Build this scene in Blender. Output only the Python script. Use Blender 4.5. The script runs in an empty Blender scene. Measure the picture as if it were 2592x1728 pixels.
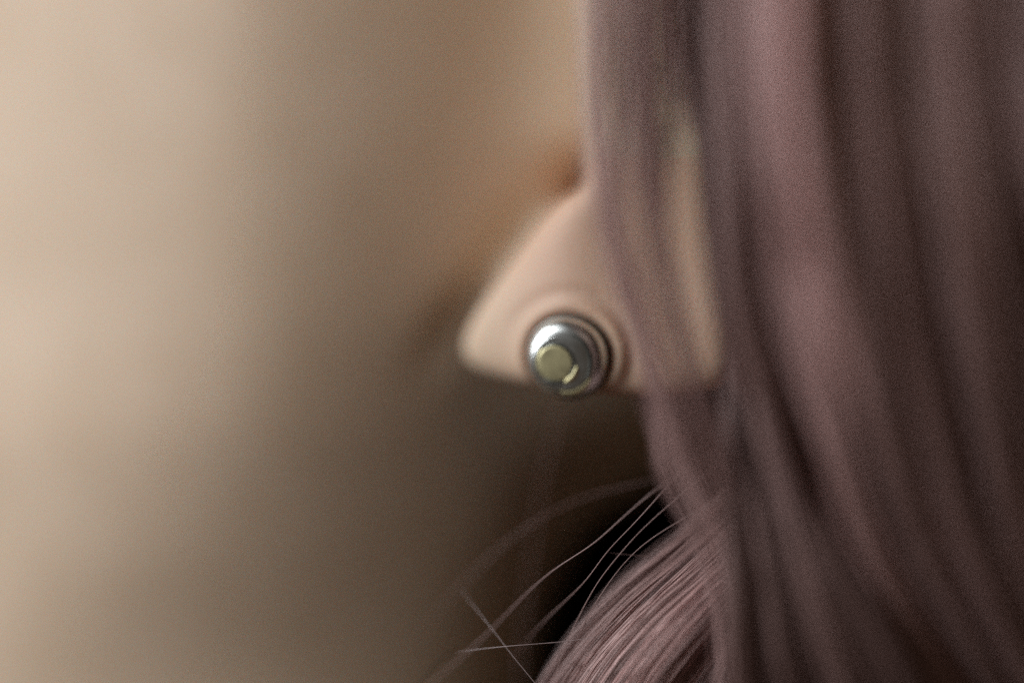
import bpy, math, random
import numpy as np
from mathutils import Vector, Matrix

# ---------------------------------------------------------------- camera, world, lamps, exposure
MM = 0.001
DIST = 400.0          # camera to focal plane, mm
PPM = 36.0            # photograph pixels per mm in the focal plane
S = bpy.context.scene
COL = S.collection

cam_d = bpy.data.cameras.new("camera")
cam_d.sensor_width = 36.0
cam_d.lens = 200.0
cam_d.clip_start = 0.02
cam_d.clip_end = 20.0
cam_d.dof.use_dof = True
cam_d.dof.focus_distance = (DIST + 1.0) * MM
cam_d.dof.aperture_fstop = 3.35
cam_d.dof.aperture_blades = 0
cam = bpy.data.objects.new("camera", cam_d)
COL.objects.link(cam)
cam.location = (0, -DIST * MM, 0)
cam.rotation_euler = (math.radians(90), 0, 0)
S.camera = cam

world = bpy.data.worlds.new("World")
S.world = world
world.use_nodes = True
bg = world.node_tree.nodes["Background"]
bg.inputs[0].default_value = (1.0, 0.72, 0.48, 1)
bg.inputs[1].default_value = 0.032


def area(name, loc, target, w, h, power, color):
    d = bpy.data.lights.new(name, 'AREA')
    d.shape = 'RECTANGLE'
    d.size, d.size_y = w, h
    d.energy = power
    d.color = color
    o = bpy.data.objects.new(name, d)
    COL.objects.link(o)
    o.location = loc
    o.rotation_euler = (Vector(target) - Vector(loc)).to_track_quat('-Z', 'Y').to_euler()
    return o


# a window well to the left of the head, a little in front and above
area("window_light", (-1.0, -0.29, 0.42), (0, 0, 0), 0.80, 0.95, 16.0, (0.965, 1.0, 1.02))
# added fill lamp, up on the right behind the camera, to lift the hair
area("fill_light", (0.62, -0.95, 0.60), (0, 0, 0), 1.1, 0.7, 2.0, (1.0, 0.76, 0.58))

S.view_settings.view_transform = 'Standard'
S.view_settings.look = 'None'
S.view_settings.exposure = 0.0
S.view_settings.gamma = 1.0
S.render.engine = 'CYCLES'
S.cycles.max_bounces = 8
S.cycles.use_denoising = False


# ---------------------------------------------------------------- helpers
def W(px, py, y):
    """photograph pixel and depth (mm behind the focal plane) -> mm"""
    px = np.asarray(px, float); py = np.asarray(py, float); y = np.asarray(y, float)
    k = (DIST + y) / DIST
    x = (px - 1296.0) / PPM * k
    z = (864.0 - py) / PPM * k
    return np.stack(np.broadcast_arrays(x, y, z), axis=-1)


def sstep(a, b, x):
    t = np.clip((x - a) / float(b - a), 0, 1)
    return t * t * (3 - 2 * t)


def mesh_from(name, co, faces, mat, smooth=True):
    """co in mm, faces: int array (n, k)"""
    me = bpy.data.meshes.new(name)
    co = np.asarray(co, np.float32) * MM
    faces = np.asarray(faces, np.int32)
    n, k = faces.shape
    me.vertices.add(len(co)); me.vertices.foreach_set("co", co.ravel())
    me.loops.add(n * k); me.loops.foreach_set("vertex_index", faces.ravel())
    me.polygons.add(n)
    me.polygons.foreach_set("loop_start", np.arange(0, n * k, k, dtype=np.int32))
    me.polygons.foreach_set("use_smooth", np.full(n, smooth))
    me.update(calc_edges=True)
    if mat: me.materials.append(mat)
    return me


def link(name, me, parent=None):
    o = bpy.data.objects.new(name, me)
    COL.objects.link(o)
    o.parent = parent
    return o


def principled(name):
    m = bpy.data.materials.new(name)
    m.use_nodes = True
    return m, m.node_tree.nodes, m.node_tree.links, m.node_tree.nodes["Principled BSDF"]


# ---------------------------------------------------------------- materials
def skin_material():
    m, N, L, p = principled("skin")
    tc = N.new("ShaderNodeTexCoord")
    n1 = N.new("ShaderNodeTexNoise"); n1.inputs["Scale"].default_value = 120; n1.inputs["Detail"].default_value = 5
    n2 = N.new("ShaderNodeTexNoise"); n2.inputs["Scale"].default_value = 900; n2.inputs["Detail"].default_value = 4
    L.new(tc.outputs["Object"], n1.inputs["Vector"]); L.new(tc.outputs["Object"], n2.inputs["Vector"])
    r = N.new("ShaderNodeValToRGB")
    r.color_ramp.elements[0].position = 0.3; r.color_ramp.elements[0].color = (0.61, 0.455, 0.325, 1)
    r.color_ramp.elements[1].position = 0.7; r.color_ramp.elements[1].color = (0.67, 0.515, 0.385, 1)
    L.new(n1.outputs["Fac"], r.inputs["Fac"])
    bl = N.new("ShaderNodeAttribute"); bl.attribute_name = "blush"       # the lobe and the notch are rosier skin
    mx = N.new("ShaderNodeMix"); mx.data_type = 'RGBA'; mx.blend_type = 'MULTIPLY'
    mx.inputs[7].default_value = (1.0, 0.87, 0.86, 1)
    L.new(bl.outputs["Fac"], mx.inputs[0]); L.new(r.outputs["Color"], mx.inputs[6])
    L.new(mx.outputs[2], p.inputs["Base Color"])
    v = N.new("ShaderNodeTexVoronoi"); v.inputs["Scale"].default_value = 3200
    L.new(tc.outputs["Object"], v.inputs["Vector"])
    ad = N.new("ShaderNodeMath"); ad.operation = 'ADD'
    L.new(n2.outputs["Fac"], ad.inputs[0]); L.new(v.outputs["Distance"], ad.inputs[1])
    b = N.new("ShaderNodeBump"); b.inputs["Strength"].default_value = 0.25; b.inputs["Distance"].default_value = 0.00006
    L.new(ad.outputs[0], b.inputs["Height"]); L.new(b.outputs["Normal"], p.inputs["Normal"])
    p.inputs["Roughness"].default_value = 0.55
    p.inputs["Specular IOR Level"].default_value = 0.35
    p.inputs["Subsurface Weight"].default_value = 0.4
    p.inputs["Subsurface Radius"].default_value = (1.0, 0.48, 0.30)
    p.inputs["Subsurface Scale"].default_value = 0.0022
    return m


def hair_material(name, c0, c1, rough=0.36, spec=0.5):
    m, N, L, p = principled(name)
    a = N.new("ShaderNodeAttribute"); a.attribute_name = "strand"
    r = N.new("ShaderNodeValToRGB")
    r.color_ramp.elements[0].color = (*c0, 1); r.color_ramp.elements[1].color = (*c1, 1)
    L.new(a.outputs["Fac"], r.inputs["Fac"])
    L.new(r.outputs["Color"], p.inputs["Base Color"])
    p.inputs["Roughness"].default_value = rough
    p.inputs["Specular IOR Level"].default_value = spec
    return m


def metal(name, col, rough, bump=0.0):
    m, N, L, p = principled(name)
    p.inputs["Metallic"].default_value = 1.0
    p.inputs["Base Color"].default_value = (*col, 1)
    tc = N.new("ShaderNodeTexCoord")
    n = N.new("ShaderNodeTexNoise"); n.inputs["Scale"].default_value = 700; n.inputs["Detail"].default_value = 6
    L.new(tc.outputs["Object"], n.inputs["Vector"])
    mr = N.new("ShaderNodeMapRange")
    mr.inputs["To Min"].default_value = rough * 0.7; mr.inputs["To Max"].default_value = rough * 1.4
    L.new(n.outputs["Fac"], mr.inputs["Value"]); L.new(mr.outputs["Result"], p.inputs["Roughness"])
    b = N.new("ShaderNodeBump"); b.inputs["Strength"].default_value = bump; b.inputs["Distance"].default_value = 0.00005
    L.new(n.outputs["Fac"], b.inputs["Height"]); L.new(b.outputs["Normal"], p.inputs["Normal"])
    return m


M_SKIN = skin_material()
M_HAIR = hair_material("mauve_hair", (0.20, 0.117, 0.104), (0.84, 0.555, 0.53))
M_HAIR_DARK_SHADED = hair_material("dark_and_shaded_hair", (0.0008, 0.0007, 0.0007), (0.0014, 0.0012, 0.0012), 0.9, 0.01)  # near-black colour paints shade into the neck gap; also dark stray hairs
M_HAIR_PALE = hair_material("pale_hair", (0.42, 0.33, 0.33), (0.5, 0.4, 0.4), 0.3, 0.6)
M_SILVER = metal("polished_silver", (0.88, 0.91, 0.90), 0.29, 0.15)
M_SHADE = metal("shade_silver", (0.22, 0.24, 0.225), 0.42, 0.3)  # dark metal standing for the stud's shadow and dark reflections
M_GOLD_REFLECTION = metal("gold_reflection", (0.74, 0.67, 0.40), 0.5, 0.3)  # gold tone stands for warm room reflections in the stud

# ---------------------------------------------------------------- backdrop
mb, N, L, p = principled("wall_shade_paint")  # near-black colour stands in for a wall in shade
nz = N.new("ShaderNodeTexNoise"); nz.inputs["Scale"].default_value = 9
cr = N.new("ShaderNodeValToRGB")
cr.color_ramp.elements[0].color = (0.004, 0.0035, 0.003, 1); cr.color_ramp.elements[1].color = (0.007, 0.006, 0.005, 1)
L.new(nz.outputs["Fac"], cr.inputs["Fac"]); L.new(cr.outputs["Color"], p.inputs["Base Color"])
p.inputs["Roughness"].default_value = 0.95; p.inputs["Specular IOR Level"].default_value = 0.1
bw = mesh_from("wall", [(-900, 900, -700), (900, 900, -700), (900, 900, 700), (-900, 900, 700)], [(0, 1, 2, 3)], mb, False)
wall = link("wall", bw)
wall["kind"] = "structure"
wall["label"] = "wall behind the head, shade put into its near-black colour"

# ---------------------------------------------------------------- person
person = bpy.data.objects.new("person", None)
COL.objects.link(person)
person["label"] = "person seen in close-up, cheek, ear lobe and neck, mauve hair falling over the ear"
person["category"] = "person"

# --- head and neck: a relief whose turn from the window to the hair is tabulated (degrees of left-facing tilt)
XN = np.array([-1100, -200, 0, 320, 540, 700, 900, 1100, 1230, 1350, 1450, 1600, 1750, 2300], float)
YN = np.array([-700, 0, 400, 800, 1100, 1400, 1728, 2400], float)
TILT = np.array([
    [58, 52, 48, 36, 26, 9, -1, -8, -15, -16, -9, -4, -4, -8],
    [58, 52, 48, 36, 26, 8, -1, -9, -15, -16, -8, -4, -4, -8],
    [58, 52, 46, 34, 25, 9, -2, -8, -10, -10, -6, -4, -4, -8],
    [58, 50, 44, 32, 21, 6, -7, -14, -18, -14, -7, 0, 0, -8],
    [58, 50, 44, 26, 12, 1, -10, -16, -17, -17, -19, -26, -50, -70],
    [55, 52, 47, 23, 9, 1, -9, -14, -22, -38, -62, -74, -76, -76],
    [52, 46, 36, 19, 11, 4, -4, -14, -28, -46, -66, -74, -76, -76],
    [50, 37, 24, 14, 10, 4, -4, -12, -22, -34, -52, -64, -66, -60]], float)
Y0 = np.array([18, 16, 16, 17, 18.5, 21, 24.5, 30], float)


def smooth1(a, n, axis):
    for _ in range(n):
        b = np.copy(a)
        sl = [slice(None)] * a.ndim; sp = list(sl); sm = list(sl)
        sl[axis] = slice(1, -1); sp[axis] = slice(2, None); sm[axis] = slice(0, -2)
        b[tuple(sl)] = (a[tuple(sl)] * 2 + a[tuple(sp)] + a[tuple(sm)]) / 4
        a = b
    return a


STEP = 18.0
gx = np.arange(-1100, 2301, STEP); gy = np.arange(-700, 2401, STEP)
rows = np.array([np.interp(gx, XN, t) for t in TILT])
tilt = np.array([[np.interp(yy, YN, rows[:, i]) for i in range(len(gx))] for yy in gy])
tilt = smooth1(smooth1(tilt, 12, 1), 30, 0)
dydx = -np.tan(np.radians(tilt))           # facing left = nearer with growing x
yc = np.cumsum(dydx * STEP / PPM, axis=1)
iref = int(np.argmin(abs(gx - 900)))
y0 = smooth1(np.interp(gy, YN, Y0), 30, 0)
head_y = y0[:, None] + yc - yc[:, iref:iref + 1]
GX, GY = np.meshgrid(gx, gy)
head_y += 3.2 * np.exp(-(((GX - 1462) / 42) ** 2 + ((GY - 462) / 60) ** 2))       # the notch under the tragus
head_y += 0.55 * np.exp(-((((GX - 1165) + (GY - 800) * 0.62) / 55) ** 2)) * sstep(400, 620, GY) * (1 - sstep(780, 1020, GY))   # crease in front of the lobe
head_y -= 1.3 * np.exp(-((GX - 1500) / 150) ** 2) * (1 - sstep(300, 470, GY)) * sstep(-260, 60, GY)   # tragus
head_y = np.minimum(head_y, 72)
ny, nx = head_y.shape
front = W(GX, GY, head_y).reshape(-1, 3)
back = front.copy(); back[:, 1] = 78
idx = np.arange(ny * nx).reshape(ny, nx)
off = ny * nx
a, b_, c, d = idx[:-1, :-1].ravel(), idx[:-1, 1:].ravel(), idx[1:, 1:].ravel(), idx[1:, :-1].ravel()
F = [np.stack([a, d, c, b_], 1), np.stack([a, b_, c, d], 1) + off]


def strip(e):
    return np.stack([e[:-1], e[1:], e[1:] + off, e[:-1] + off], 1)


F += [strip(idx[0, :]), strip(idx[-1, ::-1]), strip(idx[::-1, 0]), strip(idx[:, -1])]
V = [np.vstack([front, back])]
F = [np.vstack(F)]
nv = len(V[0])

# --- ear: a plate with a rounded rim, the lobe at its foot
OUT = np.array([(1462, 488), (1432, 502), (1372, 560), (1298, 660), (1222, 765), (1180, 838), (1172, 895), (1208, 936), (1300, 965),
                (1420, 988), (1560, 1001), (1700, 1003), (1815, 988), (1868, 945), (1886, 850), (1884, 700), (1900, 400),
                (1930, 0), (1900, -300), (1720, -450), (1560, -400), (1490, -200), (1500, 100), (1512, 330), (1498, 440)], float)


def closed_spline(P, n):
    m = len(P); out = []
    for t in np.linspace(0, m, n, endpoint=False):
        i = int(t); f = t - i
        p0, p1, p2, p3 = P[(i - 1) % m], P[i % m], P[(i + 1) % m], P[(i + 2) % m]
        out.append(0.5 * ((2 * p1) + (-p0 + p2) * f + (2 * p0 - 5 * p1 + 4 * p2 - p3) * f * f + (-p0 + 3 * p1 - 3 * p2 + p3) * f ** 3))
    return np.array(out)


NB = 260
B = closed_spline(OUT, NB)
C0 = np.array([1590.0, 690.0])


def ear_base(px, py):
    y = 6.9 - 0.25 * (px - 1430) / PPM
    y += 0.25 * ((py - 760) / PPM / 8.0) ** 2 * (py > 760)      # the foot of the lobe curls back
    return y


NR = 40
svals = np.sin(np.linspace(0, 1, NR) * math.pi / 2)
ev, ef = [], []
for side in (0, 1):
    for s in svals:
        q = C0 + (B - C0) * s
        prof = math.sqrt(max(0.0, 1 - s ** 11))
        yb = ear_base(q[:, 0], q[:, 1])
        if side == 0:
            y = yb - 2.0 * prof
        else:
            thick = 2.0 + 14.0 * (1 - sstep(700, 860, q[:, 1] + 0.15 * (1500 - q[:, 0])))
            y = yb + thick * prof
        # the front rim melts back towards the cheek
        dl = sstep(320, 0, (q[:, 0] - 1180) + 0.0 * q[:, 1])
        y = y + 3.4 * dl ** 1.5
        ev.append(W(q[:, 0], q[:, 1], y))
ev = np.array(ev).reshape(-1, 3)
for side in (0, 1):
    o = side * NR * NB
    for r in range(NR - 1):
        i = np.arange(NB); j = (i + 1) % NB
        quad = np.stack([o + r * NB + i, o + r * NB + j, o + (r + 1) * NB + j, o + (r + 1) * NB + i], 1)
        ef.append(quad if side == 0 else quad[:, ::-1])
i = np.arange(NB); j = (i + 1) % NB
e0 = (NR - 1) * NB; e1 = NR * NB + (NR - 1) * NB
ef.append(np.stack([e0 + i, e0 + j, e1 + j, e1 + i], 1))
ef = np.vstack(ef)
V.append(ev); F.append(ef + nv); nv += len(ev)



allv = np.vstack(V) * MM
faces = [tuple(int(k) for k in q) for q in np.vstack(F)]
me = bpy.data.meshes.new("head_rough")
me.from_pydata([tuple(q) for q in allv], [], faces)
me.update()
tmp = link("head_rough", me)
import bmesh
bm = bmesh.new(); bm.from_mesh(me); bmesh.ops.recalc_face_normals(bm, faces=bm.faces); bm.to_mesh(me); bm.free()
md = tmp.modifiers.new("fuse", 'REMESH'); md.mode = 'VOXEL'; md.voxel_size = 0.00042; md.use_smooth_shade = True
sm = tmp.modifiers.new("soften", 'SMOOTH'); sm.factor = 0.5; sm.iterations = 14
dg = bpy.context.evaluated_depsgraph_get()
hm = bpy.data.meshes.new_from_object(tmp.evaluated_get(dg))
bpy.data.objects.remove(tmp)
hm.name = "head"

# piercing: the skin is pressed in under the stud and swells in a ring round it
SC = np.array([1428.0, 906.0])
nvh = len(hm.vertices)
co = np.empty(nvh * 3, np.float32); hm.vertices.foreach_get("co", co); co = co.reshape(-1, 3) / MM
k = DIST / (DIST + co[:, 1])
vpx = co[:, 0] * k * PPM + 1296; vpy = 864 - co[:, 2] * k * PPM
near = co[:, 1] < ear_base(vpx, vpy) + 0.2
r = np.hypot((vpx - SC[0] - 12) / 1.04, (vpy - SC[1] + 8))
dyv = 1.1 * (1 - sstep(84, 112, r)) - 0.32 * np.exp(-((r - 124) / 13.0) ** 2) + 0.22 * np.exp(-((r - 158) / 14.0) ** 2) * sstep(-30, 60, (SC[1] - vpy) + 0.5 * (vpx - SC[0]))
co[near, 1] += dyv[near]
at = hm.attributes.new("blush", 'FLOAT', 'POINT')
ins = (vpx > 1160) & (vpx < 1960) & (vpy > 400) & (vpy < 1020) & (co[:, 1] < ear_base(vpx, vpy) + 7)
bl_ = sstep(0, 1, (vpx - 1150) / 260.0) * ins
bl_ = np.maximum(bl_, np.exp(-(((vpx - 1450) / 60) ** 2 + ((vpy - 475) / 60) ** 2)))
at.data.foreach_set("value", bl_.astype(np.float32))
hm.vertices.foreach_set("co", (co * MM).ravel())
hm.update()
hm.materials.clear(); hm.materials.append(M_SKIN)
hm.polygons.foreach_set("use_smooth", np.ones(len(hm.polygons), bool))
head = link("head", hm, person)

# ---------------------------------------------------------------- hair
rng = np.random.default_rng(11)


def resample(P, n):
    """Catmull-Rom through control points P (m, k) -> n points"""
    P = np.asarray(P, float); m = len(P)
    t = np.linspace(0, m - 1, n); i = np.minimum(t.astype(int), m - 2); f = (t - i)[:, None]
    g = lambda q: P[np.clip(q, 0, m - 1)]
    p0, p1, p2, p3 = g(i - 1), g(i), g(i + 1), g(i + 2)
    return 0.5 * ((2 * p1) + (-p0 + p2) * f + (2 * p0 - 5 * p1 + 4 * p2 - p3) * f * f + (-p0 + 3 * p1 - 3 * p2 + p3) * f ** 3)


def tubes(name, P, radius, mat, tint, sides=3, ends=0.0):
    """P: (strands, points, 3) in mm; one mesh of thin tubes"""
    n, m, _ = P.shape
    T = np.gradient(P, axis=1); T /= np.linalg.norm(T, axis=2, keepdims=True) + 1e-9
    ref = np.array([0.12, 1.0, 0.07])
    A = np.cross(T, ref); A /= np.linalg.norm(A, axis=2, keepdims=True) + 1e-9
    Bn = np.cross(T, A)
    rad = np.asarray(radius, float); rad = np.broadcast_to(rad if rad.ndim == 2 else rad.reshape(-1, 1), (n, m))
    ph = rng.random(n)[:, None] * 2 * math.pi
    rings = []
    for s in range(sides):
        an = ph + 2 * math.pi * s / sides
        rings.append(P + (A * np.cos(an)[..., None] + Bn * np.sin(an)[..., None]) * rad[..., None])
    co = np.stack(rings, axis=2)                       # n, m, sides, 3
    idx = np.arange(n * m * sides).reshape(n, m, sides)
    nxt = np.roll(idx, -1, axis=2)
    f = np.stack([idx[:, :-1], nxt[:, :-1], nxt[:, 1:], idx[:, 1:]], axis=-1).reshape(-1, 4)
    me = mesh_from(name, co.reshape(-1, 3), f, mat)
    at = me.attributes.new("strand", 'FLOAT', 'POINT')
    tv = np.asarray(tint, float)[:, None] - ends * np.linspace(-0.6, 1.0, m)[None]      # tint darkens towards the ends, painting in the shade low down
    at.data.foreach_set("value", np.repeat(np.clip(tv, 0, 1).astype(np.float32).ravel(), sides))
    return me


def lock(name, guide, n, width, depth, mat, tint=(0.5, 0.25), radius=0.042, pts=18, fray=0.25, clumps=14, parent=None, label=None, trim=None, ends=0.0):
    """A lock: n strands round a guide (px, py, depth, width factor). width and depth are half sizes in mm."""
    G = np.asarray(guide, float)
    R = resample(G, pts)
    C = W(R[:, 0], R[:, 1], R[:, 2])
    wf = R[:, 3] if G.shape[1] > 3 else np.ones(pts)
    T = np.gradient(C, axis=0); T /= np.linalg.norm(T, axis=1, keepdims=True)
    side = np.cross(T, np.array([0, 1.0, 0])); side /= np.linalg.norm(side, axis=1, keepdims=True)
    fw = np.cross(side, T)
    # clump centres over the cross section, strands round them
    ca = rng.random(clumps) * 2 * math.pi; cr_ = np.sqrt(rng.random(clumps)) * 0.85
    ci = rng.integers(0, clumps, n)
    sa = rng.random(n) * 2 * math.pi; sr = np.sqrt(rng.random(n)) * 0.34
    u = cr_[ci] * np.cos(ca[ci]) + sr * np.cos(sa)
    v = cr_[ci] * np.sin(ca[ci]) + sr * np.sin(sa)
    t = np.linspace(0, 1, pts)
    ph = rng.random((clumps, 4)) * 6.28; fr = 2 + rng.random((clumps, 2)) * 4
    du = 0.10 * np.sin(fr[:, :1] * t + ph[:, :1]); dv = 0.10 * np.sin(fr[:, 1:] * t + ph[:, 1:2])
    sph = rng.random((n, 2)) * 6.28; sfr = 2 + rng.random((n, 2)) * 7
    U = u[:, None] + du[ci] + fray * 0.3 * np.sin(sfr[:, :1] * t + sph[:, :1])
    Vv = v[:, None] + dv[ci] + fray * 0.3 * np.sin(sfr[:, 1:] * t + sph[:, 1:])
    P = C[None] + side[None] * (U * width * wf)[..., None] + fw[None] * (Vv * depth * wf)[..., None]
    if trim:                                            # strands that end at different lengths
        Li = rng.uniform(trim[0], trim[1], n)
        q = t[None] * Li[:, None] * (pts - 1)
        i0 = np.minimum(q.astype(int), pts - 2); f_ = (q - i0)[..., None]
        ar = np.arange(n)[:, None]
        P = P[ar, i0] * (1 - f_) + P[ar, i0 + 1] * f_
    ctint = rng.normal(0, tint[1] * 0.7, clumps)
    tn = np.clip(tint[0] + ctint[ci] + rng.normal(0, tint[1] * 0.6, n), 0, 1)
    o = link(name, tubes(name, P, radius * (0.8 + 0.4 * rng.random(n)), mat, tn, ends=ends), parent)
    o["kind"] = "stuff"
    if label: o["label"] = label
    return o


# the curtain of hair in front of the ear: paths between which every lock is interpolated
PY = np.array([-650, -150, 200, 500, 800, 1050, 1300, 1500, 1728, 2100, 2500], float)
GU = np.array([
    [1480, 1495, 1500, 1530, 1618, 1685, 1780, 1845, 1875, 1900, 1920],
    [1600, 1640, 1650, 1672, 1730, 1800, 1890, 1960, 2040, 2160, 2300],
    [1840, 1850, 1855, 1862, 1895, 1985, 2080, 2180, 2330, 2520, 2700],
    [2060, 2090, 2105, 2140, 2180, 2240, 2320, 2420, 2550, 2760, 2950],
    [2240, 2270, 2300, 2350, 2390, 2430, 2480, 2560, 2680, 2880, 3080],
    [2540, 2560, 2580, 2620, 2660, 2720, 2800, 2880, 2990, 3150, 3350],
    [3100, 3100, 3120, 3150, 3200, 3250, 3320, 3400, 3500, 3650, 3850]], float)


def curtain_x(u):
    i = min(int(u), len(GU) - 2)
    f = u - i
    return GU[i] * (1 - f) + GU[i + 1] * f


def curtain(u, y, dy=None):
    """guide down the curtain at position u with depth y (mm, negative is nearer)"""
    g = np.stack([curtain_x(u), PY, np.full(len(PY), float(y)), np.ones(len(PY))], 1)
    if dy is not None: g[:, 2] += np.interp(PY, [p_[0] for p_ in dy], [p_[1] for p_ in dy])
    return g


DY = [(-650, 5), (-150, 1), (500, 0), (1000, 2), (1400, 6), (1728, 11), (2500, 22)]
for (u, y, n, w, dd, tn) in ((0.10, -15.5, 20, 1.2, 0.9, 0.6), (0.55, -15.5, 20, 1.8, 0.9, 0.55), (0.95, -15.0, 18, 1.3, 0.8, 0.5)):
    lock("hair_lock", curtain(u, y, DY), n, w, dd, M_HAIR, (tn, 0.2), parent=person)
# many slim overlapping locks; SH_T paints the folds' lit bands and shade across the curtain
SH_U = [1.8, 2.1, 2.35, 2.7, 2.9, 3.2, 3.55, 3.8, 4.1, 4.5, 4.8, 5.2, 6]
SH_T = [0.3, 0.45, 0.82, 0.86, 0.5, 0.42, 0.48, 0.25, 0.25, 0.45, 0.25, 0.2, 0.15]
SH_Y = [-16, -18, -20.3, -20.6, -19.6, -20.2, -21.6, -20.4, -20.9, -22.6, -21.5, -21.5, -19]
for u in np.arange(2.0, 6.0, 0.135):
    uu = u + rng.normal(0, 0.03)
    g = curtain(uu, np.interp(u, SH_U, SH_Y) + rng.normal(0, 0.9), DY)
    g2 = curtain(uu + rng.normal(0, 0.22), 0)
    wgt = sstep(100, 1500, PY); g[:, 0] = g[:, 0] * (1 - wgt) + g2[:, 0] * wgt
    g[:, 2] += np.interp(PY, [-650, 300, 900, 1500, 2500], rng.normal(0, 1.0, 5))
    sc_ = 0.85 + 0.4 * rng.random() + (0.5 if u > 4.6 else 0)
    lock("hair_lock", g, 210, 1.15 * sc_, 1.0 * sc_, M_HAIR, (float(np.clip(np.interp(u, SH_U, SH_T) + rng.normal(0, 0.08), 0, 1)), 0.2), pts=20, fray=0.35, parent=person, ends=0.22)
# the dark lock that ends beside the lit sliver of skin
g = [(1720, -650, -6, 1), (1775, -150, -10, 1), (1800, 200, -11, 1), (1812, 500, -11, 1), (1862, 800, -11, 1), (1925, 1000, -10, 1.2), (2010, 1200, -9, 1.3), (2120, 1450, -7, 1.4), (2260, 1728, -4, 1.4), (2440, 2100, 2, 1.4)]
lock("hair_lock", g, 460, 1.35, 1.6, M_HAIR, (0.35, 0.2), parent=person)
# short layers that thin out over the ear
for (x0, x1, x2, n, t0) in ((1530, 1545, 1640, 30, 0.5), (1600, 1625, 1740, 46, 0.42), (1680, 1700, 1790, 80, 0.36), (1640, 1665, 1760, 30, 0.62)):
    g = [(x0 - 15, -650, -8, 1), (x0, -150, -12, 1), (x0 + 5, 200, -13, 1), (x1, 500, -13, 1), (x1 * 0.5 + x2 * 0.5, 800, -13, 0.9), (x2, 1050, -12, 0.8)]
    lock("hair_lock", g, n, 1.6, 0.9, M_HAIR, (0.45, 0.2), parent=person, trim=(t0 - 0.1, t0 + 0.3))
for (xa, t0) in ((1735, 0.36), (1755, 0.42), (1800, 0.5)):
    g = [(xa - 10, -650, -4, 1), (xa, -150, -8, 1), (xa + 5, 200, -9, 1), (xa + 12, 450, -9, 0.9), (xa + 40, 700, -9, 0.8), (xa + 80, 950, -8, 0.8)]
    lock("hair_lock", g, 120, 1.5, 1.1, M_HAIR, (0.5, 0.2), parent=person, trim=(t0 - 0.12, t0 + 0.1))
# the dense hair underneath, which closes the curtain
for u in np.arange(2.2, 6.0, 0.4):
    lock("hair_lock", curtain(u, -14.0 - (u - 3) * 0.4, DY), 430, 3.6, 2.2, M_HAIR, (0.25, 0.2), parent=person)
# the hair from behind the ear: it comes out under the lobe and joins the curtain
g = [(1500, -650, -8, 0.6), (1510, -150, -12, 0.6), (1515, 300, -13, 0.6), (1550, 600, -12, 0.6), (1640, 880, -10, 0.7), (1690, 1050, -8, 0.9), (1700, 1180, -7, 1), (1760, 1300, -6, 1), (1810, 1420, -5, 1), (1850, 1600, -4, 1), (1860, 1900, -2, 1)]
lock("hair_lock", g, 26, 1.6, 1.0, M_HAIR, (0.5, 0.2), parent=person)
BY = [720, 900, 1050, 1200, 1350, 1550, 1728, 2000]
BX = np.array([
    [1590, 1630, 1680, 1745, 1805, 1850, 1862, 1880],
    [1640, 1680, 1740, 1820, 1890, 1930, 1950, 1970],
    [1720, 1760, 1830, 1900, 1970, 2020, 2060, 2100],
    [1790, 1840, 1910, 1980, 2050, 2120, 2190, 2260],
    [1850, 1910, 2000, 2080, 2150, 2240, 2320, 2430],
    [1890, 1960, 2060, 2150, 2240, 2350, 2450, 2600]], float)
BD = np.array([12, 12, 12, 12, 11, 10, 9, 9])
for f in np.arange(0.0, 5.0, 0.3):
    i_ = min(int(f), 4); fx = BX[i_] * (1 - f + i_) + BX[i_ + 1] * (f - i_)
    fx = fx + np.interp(BY, [720, 1300, 2000], [0, rng.normal(0, 14), rng.normal(0, 25)])
    g = np.column_stack([fx, BY, BD + rng.normal(0, 0.8), [0.8, 0.9, 1, 1, 1.1, 1.25, 1.35, 1.4]])
    lock("hair_lock", g, int(110 + 170 * min(1, f / 0.8)), 1.3, 1.1, M_HAIR, (0.25 + rng.normal(0, 0.1), 0.22), pts=20, fray=0.4, parent=person)
# in front, slim locks fan out of the dark one beside the ear down to the swinging lock
FY = [-650, -150, 200, 500, 700, 900, 1050, 1200, 1350, 1500, 1728, 2000]
FL = np.array([1740, 1790, 1815, 1828, 1850, 1868, 1872, 1876, 1880, 1880, 1880, 1890], float)
FR = np.array([1770, 1810, 1830, 1850, 1875, 1925, 1980, 2050, 2120, 2200, 2330, 2480], float)
for f in np.arange(0.0, 1.01, 0.085):
    jx = np.interp(FY, [700, 1300, 2000], [0, rng.normal(0, 12), rng.normal(0, 25)])
    fd = np.array([-6, -10, -12, -13, -13, -13, -14, -14, -14, -14, -13, -9]) * (0.65 + 0.35 * f) + rng.normal(0, 0.7)
    g = np.column_stack([FL * (1 - f) + FR * f + jx, FY, fd, [1, 1, 1, 1, 1, 1, 1.1, 1.2, 1.3, 1.4, 1.5, 1.6]])
    lock("hair_lock", g, 120, 0.85, 0.9, M_HAIR, (0.32 + rng.normal(0, 0.1), 0.22), pts=22, fray=0.4, parent=person, ends=0.35)

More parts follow.
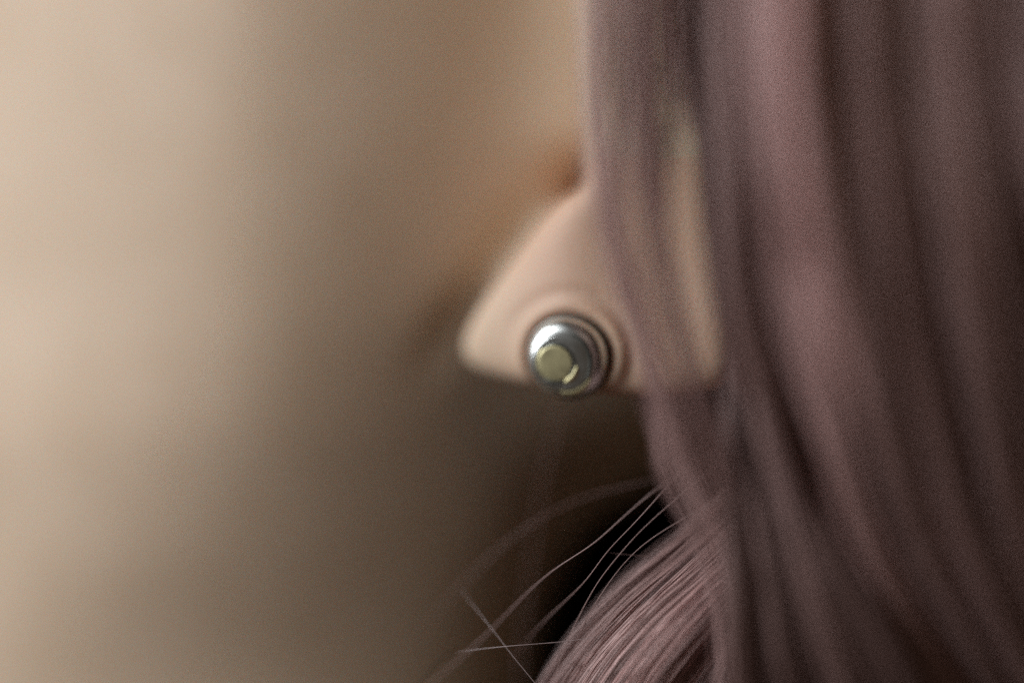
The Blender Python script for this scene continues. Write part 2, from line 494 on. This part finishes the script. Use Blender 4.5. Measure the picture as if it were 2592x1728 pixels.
# the lock in focus that swings forward under the ear: strips side by side, each a bundle
FAN0 = [(1990, 1150), (1915, 1215), (1825, 1292), (1700, 1400), (1580, 1500), (1455, 1625), (1370, 1745), (1290, 1900)]
FAN1 = [(2080, 1390), (2000, 1470), (1930, 1540), (1870, 1620), (1815, 1700), (1770, 1780), (1720, 1880), (1660, 2000)]
FAN0 = np.array(FAN0, float) + [26, 6]; FAN1 = np.array(FAN1, float)
NF = 19
for q in range(NF):
    f = q / 14.0
    jit = rng.normal(0, 14, 2)
    ridge = [0.0, -0.5, 0.3, -0.9, 0.6, -0.3, 0.4, -1.1, -1.4, 0.9, -0.8, 1.2, -0.9, 0.8, 0.2, -0.3, 0.5, -0.4, 0.3][q] * 0.55
    g2 = FAN0 * (1 - f) + FAN1 * f + (np.linspace(0, 1, 8)[:, None] * jit if 0 < q else 0)
    yy = 3.0 - 3.2 * math.sin(math.pi * min(0.75, f * 1.0)) + ridge
    g = np.column_stack([g2, np.array([11, 6.5, 2.2, 0.6, 0, 0.6, 1.6, 4]) * 0.8 + yy, np.linspace(1.0, 1.25, 8)])
    tn = [0.35, 0.4, 0.45, 0.5, 0.35, 0.45, 0.5, 0.8, 0.85, 0.25, 0.65, 0.25, 0.6, 0.4, 0.4, 0.5, 0.35, 0.45, 0.4][q]  # lighter middle strips paint in the lock's highlight band
    lock("hair_lock", g, 420, 0.85, 0.5, M_HAIR, (tn, 0.22), radius=0.029, pts=22, fray=0.42, clumps=20, parent=person)
# what lies under it
for f in (0.15, 0.4, 0.65, 0.9, 1.15, 1.4, 1.7):
    g2 = FAN0 * (1 - f) + FAN1 * f
    g = np.column_stack([g2, np.full(8, 6.0 if f < 0.8 else 2.8), np.ones(8)])
    lock("hair_lock", g, 420, 2.5, 1.4, M_HAIR, (0.25, 0.2), parent=person)
for q in range(4):
    g = [(2010 + 30 * q, 1330, 2, 0.7), (1935 + 25 * q, 1480, -1, 1), (1880 + 22 * q, 1600, -2.2, 1), (1835 + 20 * q, 1728, -2.4, 1.1), (1790 + 20 * q, 1900, -1, 1.3)]
    lock("hair_lock", g, 170, 0.8, 0.6, M_HAIR, (0.35 + 0.12 * (q % 2), 0.25), radius=0.036, pts=20, fray=0.5, parent=person)
g = [(1930, 1250, 4, 1), (1880, 1400, 2, 1), (1835, 1550, 1, 1), (1800, 1700, 1, 1.2), (1780, 1900, 2, 1.4)]
lock("hair_lock", g, 200, 1.1, 0.8, M_HAIR, (0.35, 0.3), radius=0.036, pts=20, fray=0.6, parent=person)
# the hair behind the neck, its shade painted in by near-black colour
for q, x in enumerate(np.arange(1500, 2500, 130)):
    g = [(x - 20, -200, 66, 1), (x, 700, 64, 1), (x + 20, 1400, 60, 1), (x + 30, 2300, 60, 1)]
    lock("hair_lock", g, 260, 4.5, 3.0, M_HAIR_DARK_SHADED, (0.4, 0.3), radius=0.09, parent=person)
for x in (1515, 1590, 1660, 1730, 1800):  # near-black locks added to make the gap beside the neck look shaded
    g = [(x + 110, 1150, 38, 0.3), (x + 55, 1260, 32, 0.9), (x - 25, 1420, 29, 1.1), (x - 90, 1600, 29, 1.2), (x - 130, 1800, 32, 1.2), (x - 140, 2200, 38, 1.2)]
    lock("hair_lock", g, 320, 2.6, 2.0, M_HAIR_DARK_SHADED, (0.4, 0.3), radius=0.08, parent=person)

# --- loose hairs, one by one: control points (px, py, depth), radius, material
LOOSE = [
    ([(1760, 1172, -5), (1700, 1208, -2.5), (1650, 1245, -1), (1560, 1322, 0), (1500, 1382, 0.5), (1420, 1425, 1.5), (1340, 1490, 3), (1250, 1590, 5), (1170, 1662, 6), (1090, 1730, 7), (1000, 1800, 8)], 0.052, M_HAIR),
    ([(1770, 1150, -4), (1720, 1195, -2), (1680, 1240, 0), (1600, 1332, 1), (1540, 1388, 1), (1500, 1448, 1), (1462, 1492, 2), (1400, 1548, 3.5), (1340, 1610, 5), (1290, 1680, 7)], 0.042, M_HAIR),
    ([(1830, 1160, -4), (1790, 1195, -1), (1700, 1272, 0), (1622, 1340, 0.5), (1560, 1412, 0.5), (1520, 1462, 1), (1488, 1515, 1.5), (1450, 1590, 2), (1424, 1650, 2), (1395, 1740, 2)], 0.040, M_HAIR),
    ([(1880, 1235, -3), (1810, 1266, -1), (1730, 1312, 0), (1650, 1360, 0.5), (1600, 1402, 1), (1550, 1460, 1), (1510, 1522, 1.5), (1478, 1575, 2), (1450, 1650, 3), (1430, 1740, 4)], 0.040, M_HAIR),
    ([(1740, 1190, 6), (1640, 1218, 7), (1540, 1240, 7.5), (1450, 1268, 8), (1350, 1320, 8), (1275, 1378, 9), (1205, 1440, 10), (1130, 1522, 11), (1050, 1625, 13)], 0.040, M_HAIR),
    ([(1150, 1650, 3), (1220, 1641, 2), (1300, 1633, 1), (1380, 1627, 1), (1460, 1619, 1), (1545, 1604, 1)], 0.032, M_HAIR_PALE),
    ([(1160, 1480, 6), (1200, 1534, 4), (1250, 1596, 2.5), (1300, 1662, 1.5), (1355, 1728, 1), (1400, 1790, 1)], 0.024, M_HAIR_PALE),
    ([(1620, 1590, -2.6), (1680, 1570, -2.8), (1740, 1548, -2.8), (1790, 1522, -2.6), (1840, 1490, -2)], 0.035, M_HAIR_DARK_SHADED),
    ([(1050, 1760, 6), (1075, 1715, 5), (1110, 1672, 5), (1165, 1632, 6)], 0.030, M_HAIR_DARK_SHADED),
    ([(1540, 1398, 2), (1590, 1403, 2), (1640, 1407, 2), (1700, 1410, 2)], 0.018, M_HAIR),
    ([(1620, 1538, -2.9), (1650, 1500, -3.0), (1690, 1460, -2.8), (1740, 1415, -2.0), (1800, 1370, -1)], 0.04, M_HAIR_PALE),
    ([(1425, 960, -11), (1405, 1080, -12), (1370, 1220, -12), (1345, 1400, -12), (1325, 1560, -12), (1312, 1740, -12), (1300, 1900, -12)], 0.036, M_HAIR),
]
for pts_, rad, mat in LOOSE:
    R = resample(np.array(pts_, float), 48)
    R = smooth1(R, 14, 0)
    P = W(R[:, 0], R[:, 1], R[:, 2])[None]
    taper = rad * np.clip(np.minimum(np.linspace(0, 5, 48), np.linspace(5, 0, 48)), 0.12, 1) ** 0.8
    link("loose_hair", tubes("loose_hair", P, taper[None] * 0.85, mat, [0.2], sides=6), person)

# ---------------------------------------------------------------- stud earring
stud = bpy.data.objects.new("stud_earring", None)
COL.objects.link(stud)
stud["label"] = "round silver stud earring with gold-coloured painted reflections, pierced through the ear lobe"
stud["category"] = "earring"
axis = Vector((-0.27, -1.0, -0.21)).normalized()       # outwards from the lobe
zl = axis
xl = Vector((0, 0, 1)).cross(zl).normalized() * -1      # picture right
yl = zl.cross(xl) * -1
xl = yl.cross(zl)
sc = W(1437, 906, 4.9)
stud.matrix_world = Matrix.Translation(Vector(sc) * MM) @ Matrix((xl, yl, zl)).transposed().to_4x4()


def lathe(name, prof, mat, parent, a0=0.0, a1=2 * math.pi, n=96, centre=(0, 0)):
    full = abs(a1 - a0 - 2 * math.pi) < 1e-6
    an = np.linspace(a0, a1, n, endpoint=not full)
    prof = np.array(prof, float)
    co = np.stack([np.outer(prof[:, 0], np.cos(an)) + centre[0], np.outer(prof[:, 0], np.sin(an)) + centre[1],
                   np.outer(prof[:, 1], np.ones(len(an)))], -1)
    m, nn = co.shape[:2]
    k = np.arange(m * nn).reshape(m, nn)
    if full:
        kr = np.roll(k, -1, axis=1)
        f = np.stack([k[:-1], kr[:-1], kr[1:], k[1:]], -1).reshape(-1, 4)
    else:
        f = np.stack([k[:-1, :-1], k[:-1, 1:], k[1:, 1:], k[1:, :-1]], -1).reshape(-1, 4)
    me = mesh_from(name, co.reshape(-1, 3), f, mat)
    bm = bmesh.new(); bm.from_mesh(me)
    bmesh.ops.remove_doubles(bm, verts=bm.verts, dist=1e-7)
    if not full or True:
        bmesh.ops.holes_fill(bm, edges=[e for e in bm.edges if e.is_boundary], sides=0)
    bmesh.ops.recalc_face_normals(bm, faces=bm.faces)
    bm.to_mesh(me); bm.free()
    for p_ in me.polygons: p_.use_smooth = True
    return link(name, me, parent)


prof = resample(np.array([(0.0, -0.45), (2.5, -0.45), (2.78, -0.38), (2.92, -0.1), (2.95, 0.1), (2.90, 0.32), (2.78, 0.58), (2.63, 0.80), (2.46, 0.97), (2.25, 1.10),
                          (2.0, 1.18), (1.5, 1.23), (1.0, 1.25), (0.5, 1.26), (0.0, 1.26)]), 110)
cap = lathe("cap", prof, M_SILVER, stud)
lathe("shadow_plate", [(0.0, -0.75), (2.95, -0.75), (3.05, -0.66), (3.05, -0.1), (3.0, 0.02), (2.8, 0.02), (2.8, -0.47), (0.0, -0.47)], M_SHADE, stud, centre=(0.03, 0.02))  # added plate, coloured as the shadow beside the cap
lathe("gold_reflection_disc", resample(np.array([(0.0, 1.38), (0.6, 1.375), (1.1, 1.36), (1.26, 1.33), (1.30, 1.25), (1.28, 1.1), (0.0, 1.1)]), 30), M_GOLD_REFLECTION, stud, centre=(-0.62, -0.12))  # gold shape paints in a warm reflection on the cap


def ridge(r, w, h0, centre, lift):
    pr = [(r + w * math.cos(a_), h0 + lift * math.sin(a_)) for a_ in np.linspace(math.pi, 0, 12)]
    lathe("ridge", [(r - w, h0 - 0.3)] + pr + [(r + w, h0 - 0.3)], M_SILVER, stud, centre=centre)


ridge(1.78, 0.13, 1.16, (-0.34, -0.06), 0.06)


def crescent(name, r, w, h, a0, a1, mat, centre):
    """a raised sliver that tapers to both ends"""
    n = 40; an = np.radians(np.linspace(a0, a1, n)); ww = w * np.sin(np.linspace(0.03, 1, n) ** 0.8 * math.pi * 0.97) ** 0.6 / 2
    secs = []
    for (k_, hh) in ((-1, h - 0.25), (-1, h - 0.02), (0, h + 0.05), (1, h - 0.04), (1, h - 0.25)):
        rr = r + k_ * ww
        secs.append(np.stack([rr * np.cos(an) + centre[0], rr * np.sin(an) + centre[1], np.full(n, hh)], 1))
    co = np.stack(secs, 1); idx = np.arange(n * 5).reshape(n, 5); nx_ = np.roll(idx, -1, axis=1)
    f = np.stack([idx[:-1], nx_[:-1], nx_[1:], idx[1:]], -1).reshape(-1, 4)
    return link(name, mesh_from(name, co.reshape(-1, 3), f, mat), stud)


crescent("gold_reflection_crescent", 2.24, 0.62, 1.10, -98, -34, M_GOLD_REFLECTION, (0, 0))  # gold slivers continue the painted warm reflections
crescent("gold_reflection_crescent", 1.48, 0.42, 1.32, -70, -8, M_GOLD_REFLECTION, (-0.48, -0.08))
crescent("dark_reflection", 2.12, 0.40, 1.18, -35, 70, M_SHADE, (-0.18, 0))  # dark slivers paint in the cap's dark reflections
crescent("dark_reflection", 1.36, 0.22, 1.30, -45, 130, M_SHADE, (-0.58, -0.1))
crescent("dark_reflection", 1.42, 0.36, 1.30, -125, -72, M_SHADE, (-0.5, -0.1))
lathe("post", [(0.0, -4.6), (0.4, -4.6), (0.42, -4.5), (0.42, -0.34), (0.0, -0.34)], M_SILVER, stud, n=20)
